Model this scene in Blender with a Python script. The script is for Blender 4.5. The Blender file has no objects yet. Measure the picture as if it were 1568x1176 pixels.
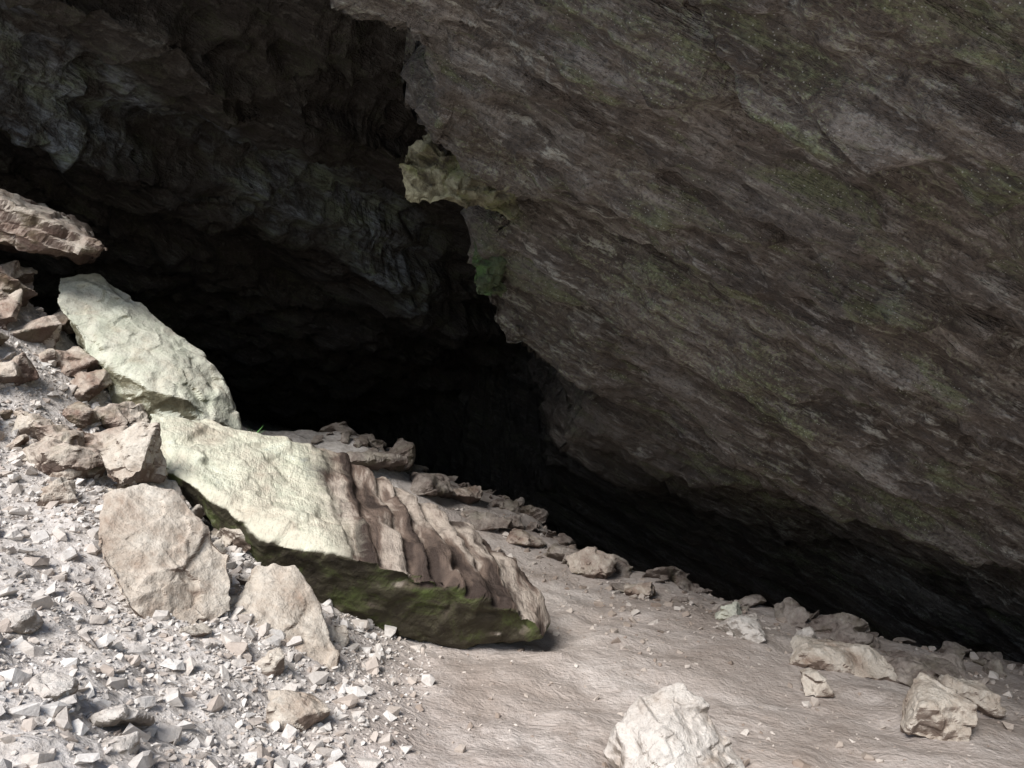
import bpy, bmesh, math, random
import numpy as np
from mathutils import Vector, Euler
random.seed(7); rng=np.random.default_rng(11)

# ---------------------------------------------------------------- noise
def _h(ix,iy,iz,seed):
    n=(ix.astype(np.int64)*374761393+iy.astype(np.int64)*668265263+iz.astype(np.int64)*1274126177+seed*974634777)&0xffffffff
    n=((n^(n>>13))*1274126177)&0xffffffff
    n=((n^(n>>15))*2246822519)&0xffffffff
    return (n^(n>>16))/4294967295.0
def vn(p,seed=0):
    f=np.floor(p); i=f.astype(np.int64); t=p-f; t=t*t*t*(t*(t*6-15)+10)
    r=0
    for dx in (0,1):
        for dy in (0,1):
            for dz in (0,1):
                w=(t[:,0] if dx else 1-t[:,0])*(t[:,1] if dy else 1-t[:,1])*(t[:,2] if dz else 1-t[:,2])
                r=r+w*_h(i[:,0]+dx,i[:,1]+dy,i[:,2]+dz,seed)
    return r*2-1
def fbm(p,sc=1.0,o=4,seed=0,g=.5):
    a=1;r=0;q=p/sc
    for k in range(o):
        r=r+a*vn(q+k*17.3,seed+k); a*=g; q=q*2.03
    return r
def ridged(p,sc,o,seed,g=.5):
    a=1;r=0;q=p/sc
    for k in range(o):
        r=r+a*np.abs(vn(q+k*17.3,seed+k)); a*=g; q=q*2.1
    return r
def facet(p,sc,seed=0,k=14.):
    q=p/sc; b=np.floor(q).astype(np.int64)
    W=np.zeros(len(p)); val=np.zeros(len(p))
    for dx in (-1,0,1):
        for dy in (-1,0,1):
            for dz in (-1,0,1):
                c=b+np.array([dx,dy,dz])
                j=np.stack([_h(c[:,0],c[:,1],c[:,2],seed+s) for s in (1,2,3)],1)
                d=q-(c+j); dd=(d*d).sum(1)
                rv=np.stack([_h(c[:,0],c[:,1],c[:,2],seed+s) for s in (4,5,6)],1)*2-1
                w=np.exp(-k*dd)+1e-12
                val+=w*((d*rv).sum(1)*1.3+.35*rv[:,0]); W+=w
    return val/W
def ss(a,b,x):
    t=np.clip((x-a)/(b-a),0,1); return t*t*(3-2*t)
def unit(v):
    v=np.array(v,float); return v/np.linalg.norm(v)
def terr(s,T,e=.6): 
    u=s/T; fr=u-np.floor(u); return (np.floor(u)+ss(e,1.0,fr))*T-s
D=unit((.87,-.07,-.49))          # strike of the streaks on the rock roof
N=unit((.44,-.32,.84)); N=unit(N-D*np.dot(N,D)); E=np.cross(D,N)
SB=unit((.80,.45,-.40))          # bedding of the big slab
def stretch(p,k):
    return np.stack([p@D/k,p@E,p@N],1)

# ---------------------------------------------------------------- node helpers
class NT:
    def __init__(s,name):
        s.m=bpy.data.materials.new(name); s.m.use_nodes=True
        s.t=s.m.node_tree; s.t.nodes.clear()
        s.out=s.n('ShaderNodeOutputMaterial'); s.b=s.n('ShaderNodeBsdfPrincipled')
        s.l(s.b.outputs[0],s.out.inputs[0]); s.geo=s.n('ShaderNodeNewGeometry'); s.pos=s.geo.outputs['Position']
    def n(s,t): return s.t.nodes.new(t)
    def l(s,a,b): s.t.links.new(a,b)
    def setin(s,i,v):
        if hasattr(v,'node'): s.l(v,i)
        else: i.default_value=v
    def math(s,op,a,b=0.0,c=None,clamp=False):
        n=s.n('ShaderNodeMath'); n.operation=op; n.use_clamp=clamp
        s.setin(n.inputs[0],a); s.setin(n.inputs[1],b)
        if c is not None: s.setin(n.inputs[2],c)
        return n.outputs[0]
    def wsum(s,*tw):
        r=None
        for v,w in tw:
            m=s.math('MULTIPLY',v,w); r=m if r is None else s.math('ADD',r,m)
        return r
    def dot(s,v):
        n=s.n('ShaderNodeVectorMath'); n.operation='DOT_PRODUCT'; s.l(s.pos,n.inputs[0]); n.inputs[1].default_value=tuple(v); return n.outputs['Value']
    def comb(s,a,b,c):
        n=s.n('ShaderNodeCombineXYZ')
        for i,v in enumerate((a,b,c)): s.setin(n.inputs[i],v)
        return n.outputs[0]
    def noise(s,vec,sc,det=8,rough=.6,dist=0):
        n=s.n('ShaderNodeTexNoise'); s.l(vec,n.inputs['Vector']); n.inputs['Scale'].default_value=sc
        n.inputs['Detail'].default_value=det; n.inputs['Roughness'].default_value=rough; n.inputs['Distortion'].default_value=dist
        return n.outputs[0]
    def vor(s,vec,sc,feat='F1'):
        n=s.n('ShaderNodeTexVoronoi'); n.feature=feat; s.l(vec,n.inputs['Vector']); n.inputs['Scale'].default_value=sc; return n.outputs[0]
    def ramp(s,f,stops,interp='LINEAR'):
        n=s.n('ShaderNodeValToRGB'); n.color_ramp.interpolation=interp; s.l(f,n.inputs[0]); e=n.color_ramp.elements
        while len(e)<len(stops): e.new(.5)
        for k,(p,c) in enumerate(stops):
            e[k].position=p; e[k].color=(*c,1)
        return n.outputs[0]
    def mr(s,f,a,b,c=0.,d=1.):
        n=s.n('ShaderNodeMapRange'); s.l(f,n.inputs[0])
        for i,v in enumerate((a,b,c,d)): n.inputs[i+1].default_value=v
        return n.outputs[0]
    def mix(s,f,a,b,mode='MIX'):
        n=s.n('ShaderNodeMix'); n.data_type='RGBA'; n.blend_type=mode
        s.setin(n.inputs[0],f)
        for i,v in ((6,a),(7,b)):
            if hasattr(v,'node'): s.l(v,n.inputs[i])
            else: n.inputs[i].default_value=(*v,1)
        return n.outputs[2]
    def bump(s,h,dist,strength=1):
        n=s.n('ShaderNodeBump'); s.l(h,n.inputs['Height']); n.inputs['Distance'].default_value=dist; n.inputs['Strength'].default_value=strength
        return n.outputs[0]
    def fin(s,col,rough,norm,spec=.5):
        if isinstance(col,tuple): col=(*col,1)
        s.setin(s.b.inputs['Base Color'],col); s.setin(s.b.inputs['Roughness'],rough)
        if norm: s.l(norm,s.b.inputs['Normal'])
        s.b.inputs['Specular IOR Level'].default_value=spec
        return s.m

def mat_ceiling():
    s=NT('cave_rock')
    sv=s.comb(s.math('MULTIPLY',s.dot(D),.20),s.dot(E),s.dot(N))
    a=s.noise(sv,4.5,6,.68,.4); b=s.noise(sv,20,4,.72); big=s.noise(s.pos,.8,3,.6,.5); g=s.noise(sv,3.6,5,.7,.3)
    fine=s.noise(s.pos,38,3,.7)
    col=s.ramp(a,[(.32,(.040,.031,.025)),(.45,(.102,.082,.067)),(.56,(.175,.150,.127)),(.68,(.34,.31,.28))])
    col=s.mix(s.mr(b,.53,.70,0,.8),col,(.45,.425,.39))
    col=s.mix(s.mr(b,.46,.3,0,.75),col,(.03,.023,.018))
    col=s.mix(s.mr(big,.55,.66,0,.25),col,(.13,.13,.13))
    col=s.mix(s.mr(big,.44,.34,0,.3),col,(.13,.098,.072))
    mask=s.math('MULTIPLY',s.mr(g,.52,.59,0,1),s.mr(b,.42,.56,.12,1))
    col=s.mix(s.math('MULTIPLY',mask,.7),col,(.175,.205,.10))
    m2=s.math('MULTIPLY',s.mr(g,.45,.37,0,1),s.mr(b,.48,.60,0,1))
    col=s.mix(s.math('MULTIPLY',m2,.8),col,(.50,.50,.44))
    m3=s.math('MULTIPLY',s.mr(fine,.5,.6,0,1),s.math('MULTIPLY',s.mr(big,.5,.42,0,1),s.mr(b,.45,.58,0,1)))
    col=s.mix(s.math('MULTIPLY',m3,.55),col,(.32,.36,.21))
    sp=s.vor(s.pos,42); sp=s.math('MULTIPLY',s.mr(sp,.2,.1,0,1),s.mr(g,.49,.56,0,1))
    col=s.mix(s.math('MULTIPLY',sp,.7),col,(.62,.62,.58))
    col=s.mix(s.mr(fine,.5,.35,0,.6),col,(.033,.026,.02))
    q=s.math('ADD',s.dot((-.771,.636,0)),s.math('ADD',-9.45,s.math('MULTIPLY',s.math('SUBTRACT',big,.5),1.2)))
    inner_shade=s.mr(s.math('ADD',s.math('ADD',s.dot((-.30,.30,0)),-2.25),s.math('MULTIPLY',s.math('SUBTRACT',a,.5),1.2)),-.35,.55)
    col=s.mix(s.math('MULTIPLY',inner_shade,.74),col,(.018,.014,.011))  # shade painted into the roof colour, towards the left and deeper inside
    band=s.math('MULTIPLY',s.mr(s.math('ABSOLUTE',q),.5,.1),s.mr(g,.40,.54))
    band=s.math('MULTIPLY',band,s.mr(b,.4,.56,.25,1))
    lft=s.mr(s.dot((1,0,0)),-.9,-1.6)
    col=s.mix(s.math('MULTIPLY',s.math('MULTIPLY',band,lft),.8),col,s.mix(s.mr(a,.45,.6),(.32,.36,.40),(.24,.29,.20)))
    nm=s.bump(s.wsum((a,.12),(b,.055),(fine,.02)),1,1)
    return s.fin(col,s.mr(g,.4,.6,.38,.8),nm,.5)

def mat_rock(name,c0,c1,c2,moss=.4,bed=(.5,-.3,.8),bedamp=.6,mosscol=(.12,.17,.04),scale=1.0,under=None):
    s=NT(name); bed=unit(bed); t1=unit(np.cross(bed,(0,1,.3))); t2=np.cross(bed,t1)
    sv=s.comb(s.math('MULTIPLY',s.dot(t1),.3),s.math('MULTIPLY',s.dot(t2),.3),s.dot(bed))
    a=s.noise(sv,9*scale,5,.68,.6); b=s.noise(s.pos,3.1*scale,6,.68,.4); f=s.noise(s.pos,40,4,.72)
    col=s.ramp(b,[(.32,c2),(.47,c0),(.62,c1)])
    col=s.mix(s.mr(a,.5,.68,0,bedamp),col,tuple(min(1,x*1.2) for x in c1))
    col=s.mix(s.mr(a,.45,.3,0,bedamp),col,tuple(x*.6 for x in c2))
    col=s.mix(s.mr(f,.52,.75,0,.45),col,(.10,.08,.065))
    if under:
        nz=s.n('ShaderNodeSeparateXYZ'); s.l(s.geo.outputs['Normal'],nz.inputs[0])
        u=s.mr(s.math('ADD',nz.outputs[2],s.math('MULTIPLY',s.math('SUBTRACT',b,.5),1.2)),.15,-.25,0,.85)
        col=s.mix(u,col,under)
    if moss>0:
        g=s.noise(s.pos,2.6,5,.72,.5)
        col=s.mix(s.math('MULTIPLY',s.mr(g,.5,.6,0,1),moss),col,mosscol)
    nm=s.bump(s.wsum((a,.03),(b,.03),(f,.014)),1,.9)
    return s.fin(col,.9,nm,.2)

def mat_slab():
    s=NT('slab_rock'); bed=SB; t1=unit(np.cross(bed,(0,1,0))); t2=np.cross(bed,t1)
    sv=s.comb(s.math('MULTIPLY',s.dot(t1),.15),s.math('MULTIPLY',s.dot(t2),.2),s.dot(bed))
    a=s.noise(sv,4.6,4,.55,.3); a2=s.noise(sv,24,4,.68,.2); b=s.noise(s.pos,2.3,6,.66,.5); f=s.noise(s.pos,40,4,.72); g=s.noise(s.pos,2.4,5,.7,.5)
    pale=s.ramp(b,[(.3,(.43,.36,.28)),(.43,(.61,.57,.46)),(.6,(.66,.66,.53)),(.72,(.58,.63,.57))])
    pale=s.mix(s.mr(g,.56,.68,0,.6),pale,(.40,.43,.32))
    band=s.ramp(a,[(.37,(.05,.036,.03)),(.45,(.15,.11,.088)),(.5,(.37,.31,.26)),(.56,(.42,.36,.305)),(.63,(.09,.07,.058))])
    band=s.mix(s.mr(a2,.5,.32,0,.55),band,(.065,.05,.042))
    xx=s.math('ADD',s.dot(bed),s.math('MULTIPLY',s.math('SUBTRACT',b,.5),.75))
    col=s.mix(s.mr(xx,1.5,1.8),pale,band)
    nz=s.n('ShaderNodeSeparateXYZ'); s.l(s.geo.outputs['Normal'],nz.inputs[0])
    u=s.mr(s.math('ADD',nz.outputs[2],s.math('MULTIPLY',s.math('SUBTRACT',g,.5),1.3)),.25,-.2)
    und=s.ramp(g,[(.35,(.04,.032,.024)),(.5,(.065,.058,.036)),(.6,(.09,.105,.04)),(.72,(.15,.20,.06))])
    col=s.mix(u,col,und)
    col=s.mix(s.mr(f,.52,.75,0,.35),col,(.1,.08,.07))
    nm=s.bump(s.wsum((a2,.02),(b,.035),(f,.014)),1,1)
    return s.fin(col,.9,nm,.2)

def mat_ground():
    s=NT('dirt_ground')
    b=s.noise(s.pos,.9,6,.66,.4); f=s.noise(s.pos,11,6,.72); p=s.vor(s.pos,30); m=s.noise(s.pos,3.2,5,.7,.6)
    dirt=s.ramp(b,[(.33,(.39,.33,.29)),(.5,(.50,.44,.40)),(.66,(.61,.555,.515))])
    dirt=s.mix(s.mr(m,.5,.36,0,.5),dirt,(.31,.255,.22))
    dirt=s.mix(s.mr(f,.45,.7,0,.4),dirt,(.30,.245,.21))
    scr=s.ramp(f,[(.35,(.42,.38,.345)),(.6,(.64,.60,.565))])
    xx=s.math('ADD',s.dot((1,0,0)),s.math('MULTIPLY',s.math('SUBTRACT',b,.5),1.2))
    col=s.mix(s.mr(xx,-1.4,-.7),scr,dirt)
    nm=s.bump(s.wsum((f,.03),(m,.05),(p,.008)),1,.8)
    return s.fin(col,.95,nm,.12)

def mat_chips(name,cols):
    s=NT(name); r=s.geo.outputs['Random Per Island']
    col=s.ramp(r,cols); f=s.noise(s.pos,30,4,.7)
    col=s.mix(s.mr(f,.45,.75,0,.4),col,(.3,.25,.21))
    return s.fin(col,.92,s.bump(f,.012,.6),.15)

# ---------------------------------------------------------------- terrain functions
CX=[-14,-5,-3.2,-1.6,0,.8,1.6,2.7,3.6,4.5,12]
CY=[9.9,9.9,10.6,11.8,12.0,10.3,9.3,8.4,7.7,7.0,5.0]
def Gs(x,y,detail=True):
    x=np.asarray(x,float); y=np.asarray(y,float)
    p=np.stack([x,y,np.zeros_like(x)],1)
    h=.0-.10*np.clip(x,0,12)
    sl=-x-.85+.25*fbm(p,2.2,2,5)
    soft=.5*(sl+np.sqrt(sl*sl+.12))
    h=h+np.minimum(soft*.5,5.5)
    h=h+.18*np.clip(y-10.5,0,6)*ss(1.2,-.8,x)
    h=h+.85*np.exp(-((x+4.9)**2/1.3+(y-8.7)**2/2.2))
    h=h+.40*np.exp(-((x+1.7)**2/1.2+(y-11.3)**2/1.5))
    h=h+.05*fbm(p,1.6,3,8)
    over=y-np.interp(x,CX,CY)-.5
    h=h-1.7*ss(0,3.2,over)-.8*ss(2,9,over)
    far=ss(8,30,np.hypot(x,y)); h=h+far*.9*fbm(p,14,3,3)
    if detail:
        h=h+.032*fbm(p,.4,4,9)+.03*ss(-.5,-1.6,x)*fbm(p,.22,3,12)
    return h
def G(x,y): return float(Gs([x],[y])[0])

EY=[0,3.5,4.5,5.45,5.7,5.9,6.2,6.75,7.0,7.2,7.35,7.9,8.2,8.6,8.8,9.05,9.6,12,16,20,26,34]
EX=[-4,-1.9,-1.3,-.87,-.72,-.55,-.45,-.62,-.72,-.42,-.13,-.28,-.34,0.,.45,.65,.68,.62,.6,-2,-8,-20]
BY=[0,6,8,10,12,14,16,20,26,36]
BZ=[7.0,6.1,5.65,5.2,4.6,3.7,2.9,1.9,.9,-3]
def C(x,y):
    p=np.stack([x,y,np.zeros_like(x)],1)
    A=5.9-.4*y-.65*x
    A=A+.13*fbm(p,2.3,2,31)-.25*np.clip(y-15,0,30)
    rec=y-np.interp(x,[-2,.6,1.5,2.7,3.8,6,9],[10.8,10.6,10.1,8.4,7.3,5.9,4.4])+.22*fbm(p,1.6,2,33)
    A=A+.34*ss(-.2,1.6,rec)+.17*np.clip(rec,0,4)
    B=np.interp(y,BY,BZ)+.22*fbm(p,2.5,3,41)
    q=((x+5.0)*(-4.0)+(y-9.0)*3.3)/5.19+.3*fbm(p,1.7,3,44)
    B=B-.75*ss(-.22,.22,q)+.6*ss(.4,1.8,q)
    q2=q-1.9+.2*fbm(p,1.1,2,48); B=B-.35*ss(-.15,.15,q2)
    q3=q+1.6+.3*fbm(p,1.3,2,49); B=B-.3*ss(-.12,.12,q3)+.25*ss(.2,1.2,q3)
    B=B-.45*np.clip(-x-8,0,20)
    xe=np.interp(y,EY,EX)+.07*fbm(p,.5,4,51)
    wd=.42+1.9*ss(6.9,5.2,y)          # the lip fades into the roof towards the mouth
    w=ss(.02,1.0,(xe-x)/wd)
    return A+(B-A)*w
def lip(x):
    return 1.4+4.5*ss(.3,-2.9,x)

def mkobj(name,verts,faces,mat,smooth=True):
    verts=np.asarray(verts,float); c=verts.mean(0)
    me=bpy.data.meshes.new(name)
    me.from_pydata((verts-c).tolist(),[],faces if isinstance(faces,list) else faces.tolist())
    me.update()
    if smooth: me.polygons.foreach_set('use_smooth',[True]*len(me.polygons))
    ob=bpy.data.objects.new(name,me); ob.location=c; bpy.context.scene.collection.objects.link(ob)
    me.materials.append(mat); return ob
def gridfaces(nr,nc):
    i=np.arange(nr*nc).reshape(nr,nc)
    a,b,c,d=i[:-1,:-1],i[:-1,1:],i[1:,1:],i[1:,:-1]
    return np.stack([a,b,c,d],-1).reshape(-1,4)
def vnormals(V,F):
    n=np.cross(V[F[:,2]]-V[F[:,0]],V[F[:,3]]-V[F[:,1]])
    out=np.zeros_like(V)
    for k in range(4): np.add.at(out,F[:,k],n)
    return out/(np.linalg.norm(out,axis=1,keepdims=True)+1e-12)

# ---------------------------------------------------------------- cave roof
nc,nr=700,600
k=np.linspace(-3.3,2.75,nc); xs=.5+1.6*np.sinh(k)
t=np.linspace(0,1,nr); kk=math.log(1+30/5.)
X=np.tile(xs,(nr,1)); L=lip(X); L=L+.4*fbm(np.stack([X.ravel(),0*X.ravel(),0*X.ravel()],1),1.5,3,61).reshape(X.shape)
Y=L+(np.exp(kk*t)[:,None]-1)*5*(34-L)/30
Z=C(X.ravel(),Y.ravel()).reshape(X.shape)
ne=40
up=np.linspace(1,0,ne+1)[:-1][:,None]
X0=np.tile(xs,(ne,1)); Y0=Y[0][None,:]+ (up**1.3)*9; Z0=Z[0][None,:]+ (up**.8)*17
X=np.vstack([X0,X]);Y=np.vstack([Y0,Y]);Z=np.vstack([Z0,Z])
V=np.stack([X.ravel(),Y.ravel(),Z.ravel()],1); F=gridfaces(nr+ne,nc)
n=vnormals(V,F); n=-n if n[(ne+100)*nc+300][2]>0 else n
sp=stretch(V,4.5)
s1=V@N+.22*fbm(V,1.5,3,70)
d=.12*fbm(sp,.5,6,71,.55)+.11*facet(sp,.34,72,20)+.045*facet(sp,.13,73,20)+.02*fbm(V,.1,3,76)-.12*(ridged(sp,.6,4,78)-.4)
d=d+.30*terr(s1,.7,.85)+.38*terr(s1,.34,.78)*ss(-.3,.5,fbm(V,1.5,2,75))+.22*terr(s1+.03*fbm(V,.3,2,79),.10,.7)*ss(-.2,.3,fbm(V,.9,2,77))
V=V+n*d[:,None]
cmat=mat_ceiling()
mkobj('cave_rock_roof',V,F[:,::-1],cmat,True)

# ---------------------------------------------------------------- ground
gx=-.5+1.9*np.sinh(np.linspace(-4.2,4.2,640))
gy=5+2.4*np.sinh(np.linspace(-4.1,3.1,640))
X,Y=np.meshgrid(gx,gy); Z=Gs(X.ravel(),Y.ravel())
V=np.stack([X.ravel(),Y.ravel(),Z],1)
mkobj('ground',V,gridfaces(len(gy),len(gx)),mat_ground(),True)

# ---------------------------------------------------------------- rocks
def hull_into(bm,pts):
    vs=[bm.verts.new(p) for p in pts]
    r=bmesh.ops.convex_hull(bm,input=vs)
    bmesh.ops.delete(bm,geom=[e for e in set(r['geom_interior']+r['geom_unused']) if isinstance(e,bmesh.types.BMVert)],context='VERTS')
def finish(name,bm,voxel,mat,fac=.04,fs=.25,nz=.02,ns=.4,extra=None,seed=0,bed=None,T=.09,bs=.6,sm=3,smooth=False):
    me=bpy.data.meshes.new('tmp'); bm.to_mesh(me); bm.free()
    ob=bpy.data.objects.new('tmp',me); bpy.context.scene.collection.objects.link(ob)
    m=ob.modifiers.new('r','REMESH'); m.mode='VOXEL'; m.voxel_size=voxel
    m=ob.modifiers.new('s','SMOOTH'); m.factor=.5; m.iterations=sm
    dg=bpy.context.evaluated_depsgraph_get(); me2=bpy.data.meshes.new_from_object(ob.evaluated_get(dg))
    bpy.data.objects.remove(ob); bpy.data.meshes.remove(me)
    nv=len(me2.vertices); V=np.zeros(nv*3); me2.vertices.foreach_get('co',V); V=V.reshape(-1,3)
    n=np.zeros(nv*3); me2.vertices.foreach_get('normal',n); n=n.reshape(-1,3)
    d=fac*.8*facet(V,fs,seed+1,24)+fac*.35*facet(V,fs*.4,seed+11,24)-fac*.7*(ridged(V,fs*1.3,3,seed+5)-.4)+nz*.5*fbm(V,ns,3,seed+2)+.004*fbm(V,.05,2,seed+9)
    if extra is not None: d=d+extra(V,n)
    r=random.Random(seed)
    bd=unit(bed) if bed is not None else unit((r.uniform(-.6,.6),r.uniform(-.6,.2),1))
    if bs>0:
        s=V@bd+.6*T*fbm(V,fs*1.5,3,seed+3)
        b2=unit(np.cross(bd,(r.uniform(-1,1),r.uniform(-1,1),.3))); s2=V@b2+.6*T*fbm(V,fs*1.5,3,seed+4)
        V=V+bd*(bs*terr(s,T,.55)*ss(-.1,.5,fbm(V,fs*1.5,2,seed+6)))[:,None]+b2*(bs*.7*terr(s2,T*1.6,.6)*ss(-.1,.5,fbm(V,fs*1.5,2,seed+7)))[:,None]
    V=V+n*d[:,None]
    c=V.mean(0)
    me2.vertices.foreach_set('co',(V-c).ravel()); me2.polygons.foreach_set('use_smooth',[smooth]*len(me2.polygons)); me2.update()
    me2.name=name; me2.materials.clear(); me2.materials.append(mat)
    o=bpy.data.objects.new(name,me2); o.location=c; bpy.context.scene.collection.objects.link(o); return o
def rock(name,pts,voxel,mat,**k):
    bm=bmesh.new(); hull_into(bm,pts); return finish(name,bm,voxel,mat,**k)
def rpts(c,size,rnd,npts=13,tilt=None):
    q=[]
    R=[rnd.uniform(-1,1) for _ in range(3)]
    e=Euler((R[0]*.5,R[1]*.5,R[2]*3.1) if tilt is None else tilt)
    for i in range(npts):
        v=Vector((rnd.gauss(0,1),rnd.gauss(0,1),rnd.gauss(0,1))); m=max(abs(v.x),abs(v.y),abs(v.z)); v=v/ (m*.85+v.length*.15)
        v=Vector((v.x*size[0],v.y*size[1],v.z*size[2])); v.rotate(e); q.append(v+Vector(c))
    return q

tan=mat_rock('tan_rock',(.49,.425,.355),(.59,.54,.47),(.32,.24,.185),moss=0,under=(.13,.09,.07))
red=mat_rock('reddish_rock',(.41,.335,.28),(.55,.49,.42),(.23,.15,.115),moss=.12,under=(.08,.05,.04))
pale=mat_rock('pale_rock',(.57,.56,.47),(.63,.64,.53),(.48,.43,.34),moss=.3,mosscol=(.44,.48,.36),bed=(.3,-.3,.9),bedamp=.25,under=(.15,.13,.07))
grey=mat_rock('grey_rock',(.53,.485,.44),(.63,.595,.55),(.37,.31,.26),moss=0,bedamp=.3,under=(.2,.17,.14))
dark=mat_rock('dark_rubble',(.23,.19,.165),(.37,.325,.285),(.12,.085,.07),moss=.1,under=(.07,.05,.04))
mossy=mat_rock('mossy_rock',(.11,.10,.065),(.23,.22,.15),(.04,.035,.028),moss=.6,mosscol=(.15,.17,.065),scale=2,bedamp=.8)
green=mat_rock('green_rock',(.05,.065,.035),(.10,.125,.07),(.03,.03,.022),moss=.6,mosscol=(.07,.145,.04),scale=2,bedamp=.8)

def slabx(V,n):
    s=V@SB+.05*fbm(V,.7,3,90)
    m=ss(1.5,1.8,s)*ss(-.1,.45,n[:,2])
    u=s/.21+.3*vn(np.stack([s/.3,0*s,0*s],1),7); fr=u-np.floor(u); saw=ss(0,.7,fr)*(1-ss(.8,1,fr))
    amp=.75+.6*vn(np.stack([s/.4,0*s,0*s],1),4)+.25*fbm(V,.5,2,95)
    return m*(.08*saw*amp-.02)
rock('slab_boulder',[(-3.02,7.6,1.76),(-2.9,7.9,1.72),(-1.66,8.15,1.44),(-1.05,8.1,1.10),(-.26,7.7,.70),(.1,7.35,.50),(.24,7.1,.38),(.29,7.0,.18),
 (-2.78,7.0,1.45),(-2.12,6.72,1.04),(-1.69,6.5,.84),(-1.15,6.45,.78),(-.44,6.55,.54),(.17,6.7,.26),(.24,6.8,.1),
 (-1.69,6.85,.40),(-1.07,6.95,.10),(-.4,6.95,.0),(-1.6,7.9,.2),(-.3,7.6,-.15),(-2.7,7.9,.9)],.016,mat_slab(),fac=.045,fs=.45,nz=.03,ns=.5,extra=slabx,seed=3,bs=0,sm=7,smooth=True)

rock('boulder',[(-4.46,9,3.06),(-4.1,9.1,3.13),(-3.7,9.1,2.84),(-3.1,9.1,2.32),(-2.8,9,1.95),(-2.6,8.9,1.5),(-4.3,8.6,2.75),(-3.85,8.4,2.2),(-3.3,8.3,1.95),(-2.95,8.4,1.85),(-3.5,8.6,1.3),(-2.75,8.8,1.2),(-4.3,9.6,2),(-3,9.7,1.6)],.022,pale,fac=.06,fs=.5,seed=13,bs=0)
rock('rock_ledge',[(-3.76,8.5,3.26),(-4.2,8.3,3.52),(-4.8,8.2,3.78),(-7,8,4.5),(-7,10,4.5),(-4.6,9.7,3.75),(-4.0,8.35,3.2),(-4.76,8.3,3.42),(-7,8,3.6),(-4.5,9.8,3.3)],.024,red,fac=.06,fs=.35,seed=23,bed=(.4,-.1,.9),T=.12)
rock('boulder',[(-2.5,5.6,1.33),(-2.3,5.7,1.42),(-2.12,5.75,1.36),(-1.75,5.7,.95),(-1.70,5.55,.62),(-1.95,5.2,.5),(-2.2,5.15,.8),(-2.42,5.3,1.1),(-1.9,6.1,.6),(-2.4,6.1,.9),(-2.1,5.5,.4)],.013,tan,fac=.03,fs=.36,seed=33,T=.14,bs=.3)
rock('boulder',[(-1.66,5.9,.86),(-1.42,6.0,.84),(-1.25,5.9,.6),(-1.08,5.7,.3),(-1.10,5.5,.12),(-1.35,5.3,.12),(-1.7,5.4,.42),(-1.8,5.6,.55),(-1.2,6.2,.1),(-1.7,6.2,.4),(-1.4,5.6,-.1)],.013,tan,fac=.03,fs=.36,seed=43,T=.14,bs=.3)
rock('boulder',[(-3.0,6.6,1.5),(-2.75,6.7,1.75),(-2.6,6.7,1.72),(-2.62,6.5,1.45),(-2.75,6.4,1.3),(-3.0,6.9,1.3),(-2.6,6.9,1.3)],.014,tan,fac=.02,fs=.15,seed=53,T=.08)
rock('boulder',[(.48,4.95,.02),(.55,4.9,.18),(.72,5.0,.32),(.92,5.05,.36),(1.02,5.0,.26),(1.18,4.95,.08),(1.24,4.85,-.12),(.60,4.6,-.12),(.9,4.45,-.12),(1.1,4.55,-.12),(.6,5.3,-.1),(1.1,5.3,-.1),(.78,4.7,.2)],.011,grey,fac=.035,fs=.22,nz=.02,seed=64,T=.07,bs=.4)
specs=[(1.95,7.8,.27,.2,.12,grey),(2.62,7.25,.45,.25,.12,tan),(2.78,5.95,.25,.22,.17,tan),(2.2,6.65,.16,.13,.1,tan),(3.3,6.6,.25,.2,.11,tan),(3.1,7.1,.3,.2,.1,dark),
       (2.5,7.7,.1,.1,.14,grey),(1.95,8.25,.13,.1,.1,pale),(.85,9.9,.27,.2,.19,red),(-1.15,4.9,.17,.14,.11,tan),(-1.95,3.9,.14,.1,.06,grey),(-1.75,4.0,.16,.12,.07,grey),
       (.2,10.9,.3,.2,.14,red),(1.3,9.3,.2,.16,.12,red),(-.6,11.6,.3,.2,.14,red),(.68,4.5,.1,.1,.07,grey),(-1.62,3.75,.1,.08,.06,grey),(-2.5,4.6,.12,.1,.06,grey),
       (-1.75,10.9,.55,.35,.13,dark),(-1.0,11.3,.5,.3,.13,dark),(-.35,11.1,.4,.3,.10,dark),(.55,10.6,.38,.25,.10,dark),(-1.5,11.5,.4,.3,.22,dark)]
for i,(x,y,a,b,c,m) in enumerate(specs):
    rnd=random.Random(100+i)
    rock('rock',rpts((x,y,G(x,y)+c*.55),(a,b,c),rnd,14,(rnd.uniform(-.25,.25),rnd.uniform(-.1,.3),rnd.uniform(-3,3))),max(.01,a*.045),m,fac=.022,fs=.18,nz=.01,ns=.2,seed=100+i*7,T=max(.05,a*.35),bs=.4)

def pile(name,items,voxel,mat,seed,**k):
    rnd=random.Random(seed); bm=bmesh.new()
    for (x,y,s,fl) in items:
        sz=(s*rnd.uniform(.8,1.3),s*rnd.uniform(.7,1.1),s*rnd.uniform(.5,.8)*fl)
        hull_into(bm,rpts((x,y,G(x,y)+sz[2]*rnd.uniform(.1,.6)),sz,rnd,11))
    return finish(name,bm,voxel,mat,seed=seed,**k)
rnd=random.Random(5); it=[]
for i in range(95):
    x=rnd.uniform(-5.6,-3.1); y=rnd.uniform(7.0,9.0)
    it.append((x,y,rnd.uniform(.09,.3),1.0))
pile('rubble_mound',it,.016,red,71,fac=.02,fs=.2,nz=.012,T=.07)
it=[]
for i in range(34):
    x=rnd.uniform(-3.9,-1.9); y=rnd.uniform(6.0,7.4)+(-x-1.9)*.2
    it.append((x,y,rnd.uniform(.07,.22),1))
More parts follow.
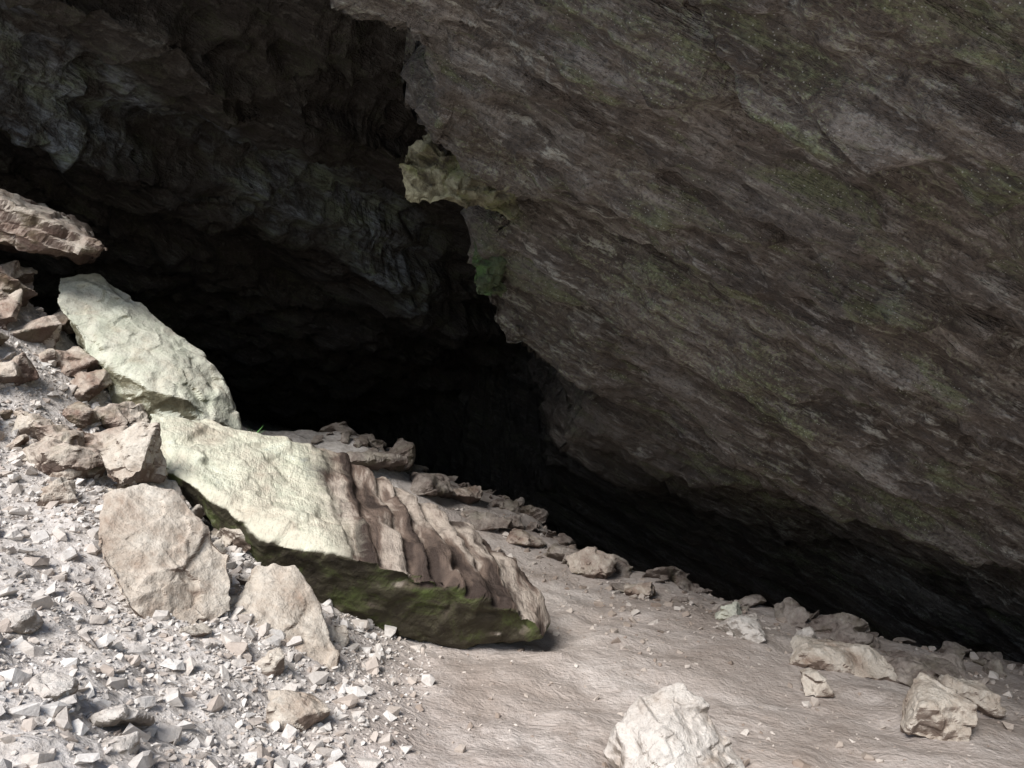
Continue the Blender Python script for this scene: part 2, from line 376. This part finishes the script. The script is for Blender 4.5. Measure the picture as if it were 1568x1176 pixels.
for i in range(22):
    it.append((rnd.uniform(-2.0,-1.2),rnd.uniform(5.2,6.6),rnd.uniform(.04,.13),1))
pile('rubble',it,.012,tan,81,fac=.015,fs=.15,nz=.01,T=.05)
path=[(-2.6,10.9),(-1.6,11.6),(-.3,11.9),(.35,11.2),(.8,10.1),(1.6,9.1),(2.7,8.2),(3.6,7.5),(4.5,6.8)]
it=[]
for i in range(250):
    k=rnd.random()*(len(path)-1); j=int(k); f=k-j
    x=path[j][0]*(1-f)+path[j+1][0]*f; y=path[j][1]*(1-f)+path[j+1][1]*f
    o=abs(rnd.gauss(0,.9)); s=rnd.uniform(.04,.14)
    if rnd.random()<.2: s*=1.9
    it.append((x+o*.5+rnd.gauss(0,.2),y+o*.8+rnd.gauss(0,.28),s,.7))
pile('rubble',it,.018,dark,91,fac=.02,fs=.2,nz=.01,T=.07)

rock('roof_outcrop',[(-.85,6.9,3.72),(-.83,6.85,3.6),(-.76,6.85,3.36),(-.66,6.85,3.42),(-.5,6.9,3.32),(-.3,6.9,3.3),(.0,7,3.3),(.1,7,3.9),(-.4,7.0,4.0),(-.6,6.9,3.95),(-.2,6.75,3.75),(.0,6.8,3.4),(-.5,7.3,3.8)],.013,mossy,fac=.10,fs=.26,nz=.04,ns=.3,seed=201,T=.12,bs=.5,bed=(.44,-.32,.84))
rock('roof_outcrop',[(-.36,7.7,3.16),(-.24,7.6,3.2),(-.33,7.65,2.85),(-.30,7.65,2.72),(-.16,7.65,2.72),(-.08,7.6,3.0),(0.,7.7,3.3),(-.2,7.9,3.3),(-.1,7.9,2.75)],.013,green,fac=.06,fs=.16,nz=.03,ns=.2,seed=211,T=.09)
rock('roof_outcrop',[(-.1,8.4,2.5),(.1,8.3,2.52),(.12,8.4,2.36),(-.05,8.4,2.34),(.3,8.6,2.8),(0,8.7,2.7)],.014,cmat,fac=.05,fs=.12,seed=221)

# ---------------------------------------------------------------- scree
tmpl=[]
for i in range(16):
    rnd=random.Random(300+i); bm=bmesh.new()
    hull_into(bm,rpts((0,0,0),(1,rnd.uniform(.6,.95),rnd.uniform(.35,.7)),rnd,11,(0,0,0)))
    bmesh.ops.triangulate(bm,faces=bm.faces); bm.verts.index_update()
    tmpl.append((np.array([v.co[:] for v in bm.verts]),np.array([[v.index for v in f.verts] for f in bm.faces]))); bm.free()
def chips(name,x,y,s,mat,tilt=.4,seed=0):
    r=np.random.default_rng(seed); z=Gs(x,y); Vs=[];Fs=[];off=0
    for i in range(len(x)):
        tv,tf=tmpl[r.integers(len(tmpl))]
        a,b,c=r.normal(0,tilt),r.normal(0,tilt)-.2,r.uniform(0,6.28)
        ca,sa,cb,sb,cc,sc=math.cos(a),math.sin(a),math.cos(b),math.sin(b),math.cos(c),math.sin(c)
        R=np.array([[1,0,0],[0,ca,-sa],[0,sa,ca]])@np.array([[cc,-sc,0],[sc,cc,0],[0,0,1]]); R=np.array([[cb,0,sb],[0,1,0],[-sb,0,cb]])@R
        v=(tv*s[i])@R.T+np.array([x[i],y[i],z[i]+s[i]*r.uniform(-.1,.35)])
        Vs.append(v);Fs.append(tf+off);off+=len(v)
    return mkobj(name,np.vstack(Vs),np.vstack(Fs),mat,False)
N1=44000
y=2.2+7.0*rng.random(N1)**1.2; x=-.55-rng.random(N1)*(1.2+.62*y)
dn=fbm(np.stack([x,y,0*x],1),.9,3,400)
keep=(x<-.75+.35*rng.normal(size=N1)-.09*(y-5))&(rng.random(N1)<.8+.4*dn); x=x[keep];y=y[keep]
s=.0075+.010*rng.pareto(2.1,len(x)); s=np.clip(s,.007,.07)
chips('scree',x,y,s,mat_chips('scree_stone',[(0,(.45,.385,.335)),(.35,(.565,.52,.475)),(.7,(.62,.585,.55)),(1,(.67,.645,.615))]),seed=1)
N2=6500
x=rng.uniform(-1,5,N2); y=rng.uniform(3.5,12,N2)
dens=np.clip(.28+.9*np.exp(-((y-(10.4-.75*x))/.9)**2)+.8*np.exp(-((x-1.3)**2/.6+(y-8.4)**2/.9)),0,1)
kp=rng.random(N2)<dens; x=x[kp];y=y[kp]; s=np.clip(.006+.011*rng.pareto(2.3,len(x)),.005,.05)
chips('gravel',x,y,s,mat_chips('gravel_stone',[(0,(.28,.22,.18)),(.5,(.43,.37,.32)),(1,(.60,.55,.5))]),seed=2)

# ---------------------------------------------------------------- small plant in the gap
s=NT('leaf'); leafm=s.fin((.06,.16,.04),.6,None)
Vs=[];Fs=[]; base=np.array([-2.46,8.7,1.5]); rnd=random.Random(9)
for i in range(16):
    a=rnd.uniform(0,6.28); e=rnd.uniform(.2,1.2); ln=rnd.uniform(.05,.1); dv=np.array([math.cos(a)*math.cos(e),math.sin(a)*math.cos(e),math.sin(e)]); sd=np.array([-math.sin(a),math.cos(a),0])*.018
    o=len(Vs); st=base+dv*ln*.6
    Vs+= [base-sd*.1,base+sd*.1,st+sd,st+dv*ln,st-sd]; Fs+=[[o,o+1,o+2,o+3,o+4]]
mkobj('small_plant',np.array(Vs),Fs,leafm,False)

# ---------------------------------------------------------------- light
sund=unit((-.32,-.66,.70)); el=math.asin(sund[2]); az=math.atan2(sund[0],sund[1])
sl=bpy.data.lights.new('sun','SUN'); sl.energy=5.0; sl.angle=math.radians(26); sl.color=(1,.97,.93)
so=bpy.data.objects.new('sun',sl); so.rotation_euler=Vector(sund).to_track_quat('Z','Y').to_euler(); so.location=(-5,-8,12); bpy.context.scene.collection.objects.link(so)
w=bpy.data.worlds.new('World'); bpy.context.scene.world=w; w.use_nodes=True; nt=w.node_tree; bg=nt.nodes['Background']
sk=nt.nodes.new('ShaderNodeTexSky'); sk.sky_type='NISHITA'; sk.sun_disc=False; sk.sun_elevation=el; sk.sun_rotation=az
nt.links.new(sk.outputs[0],bg.inputs[0]); bg.inputs[1].default_value=.15

cam=bpy.data.cameras.new('camera'); cam.sensor_width=36; cam.lens=36*1400/1568; cam.clip_end=500
co=bpy.data.objects.new('camera',cam); co.location=(0,0,2); co.rotation_euler=(math.radians(90),0,0); bpy.context.scene.collection.objects.link(co)
sc=bpy.context.scene; sc.camera=co; sc.view_settings.view_transform='Standard'; sc.view_settings.look='None'; sc.view_settings.exposure=0
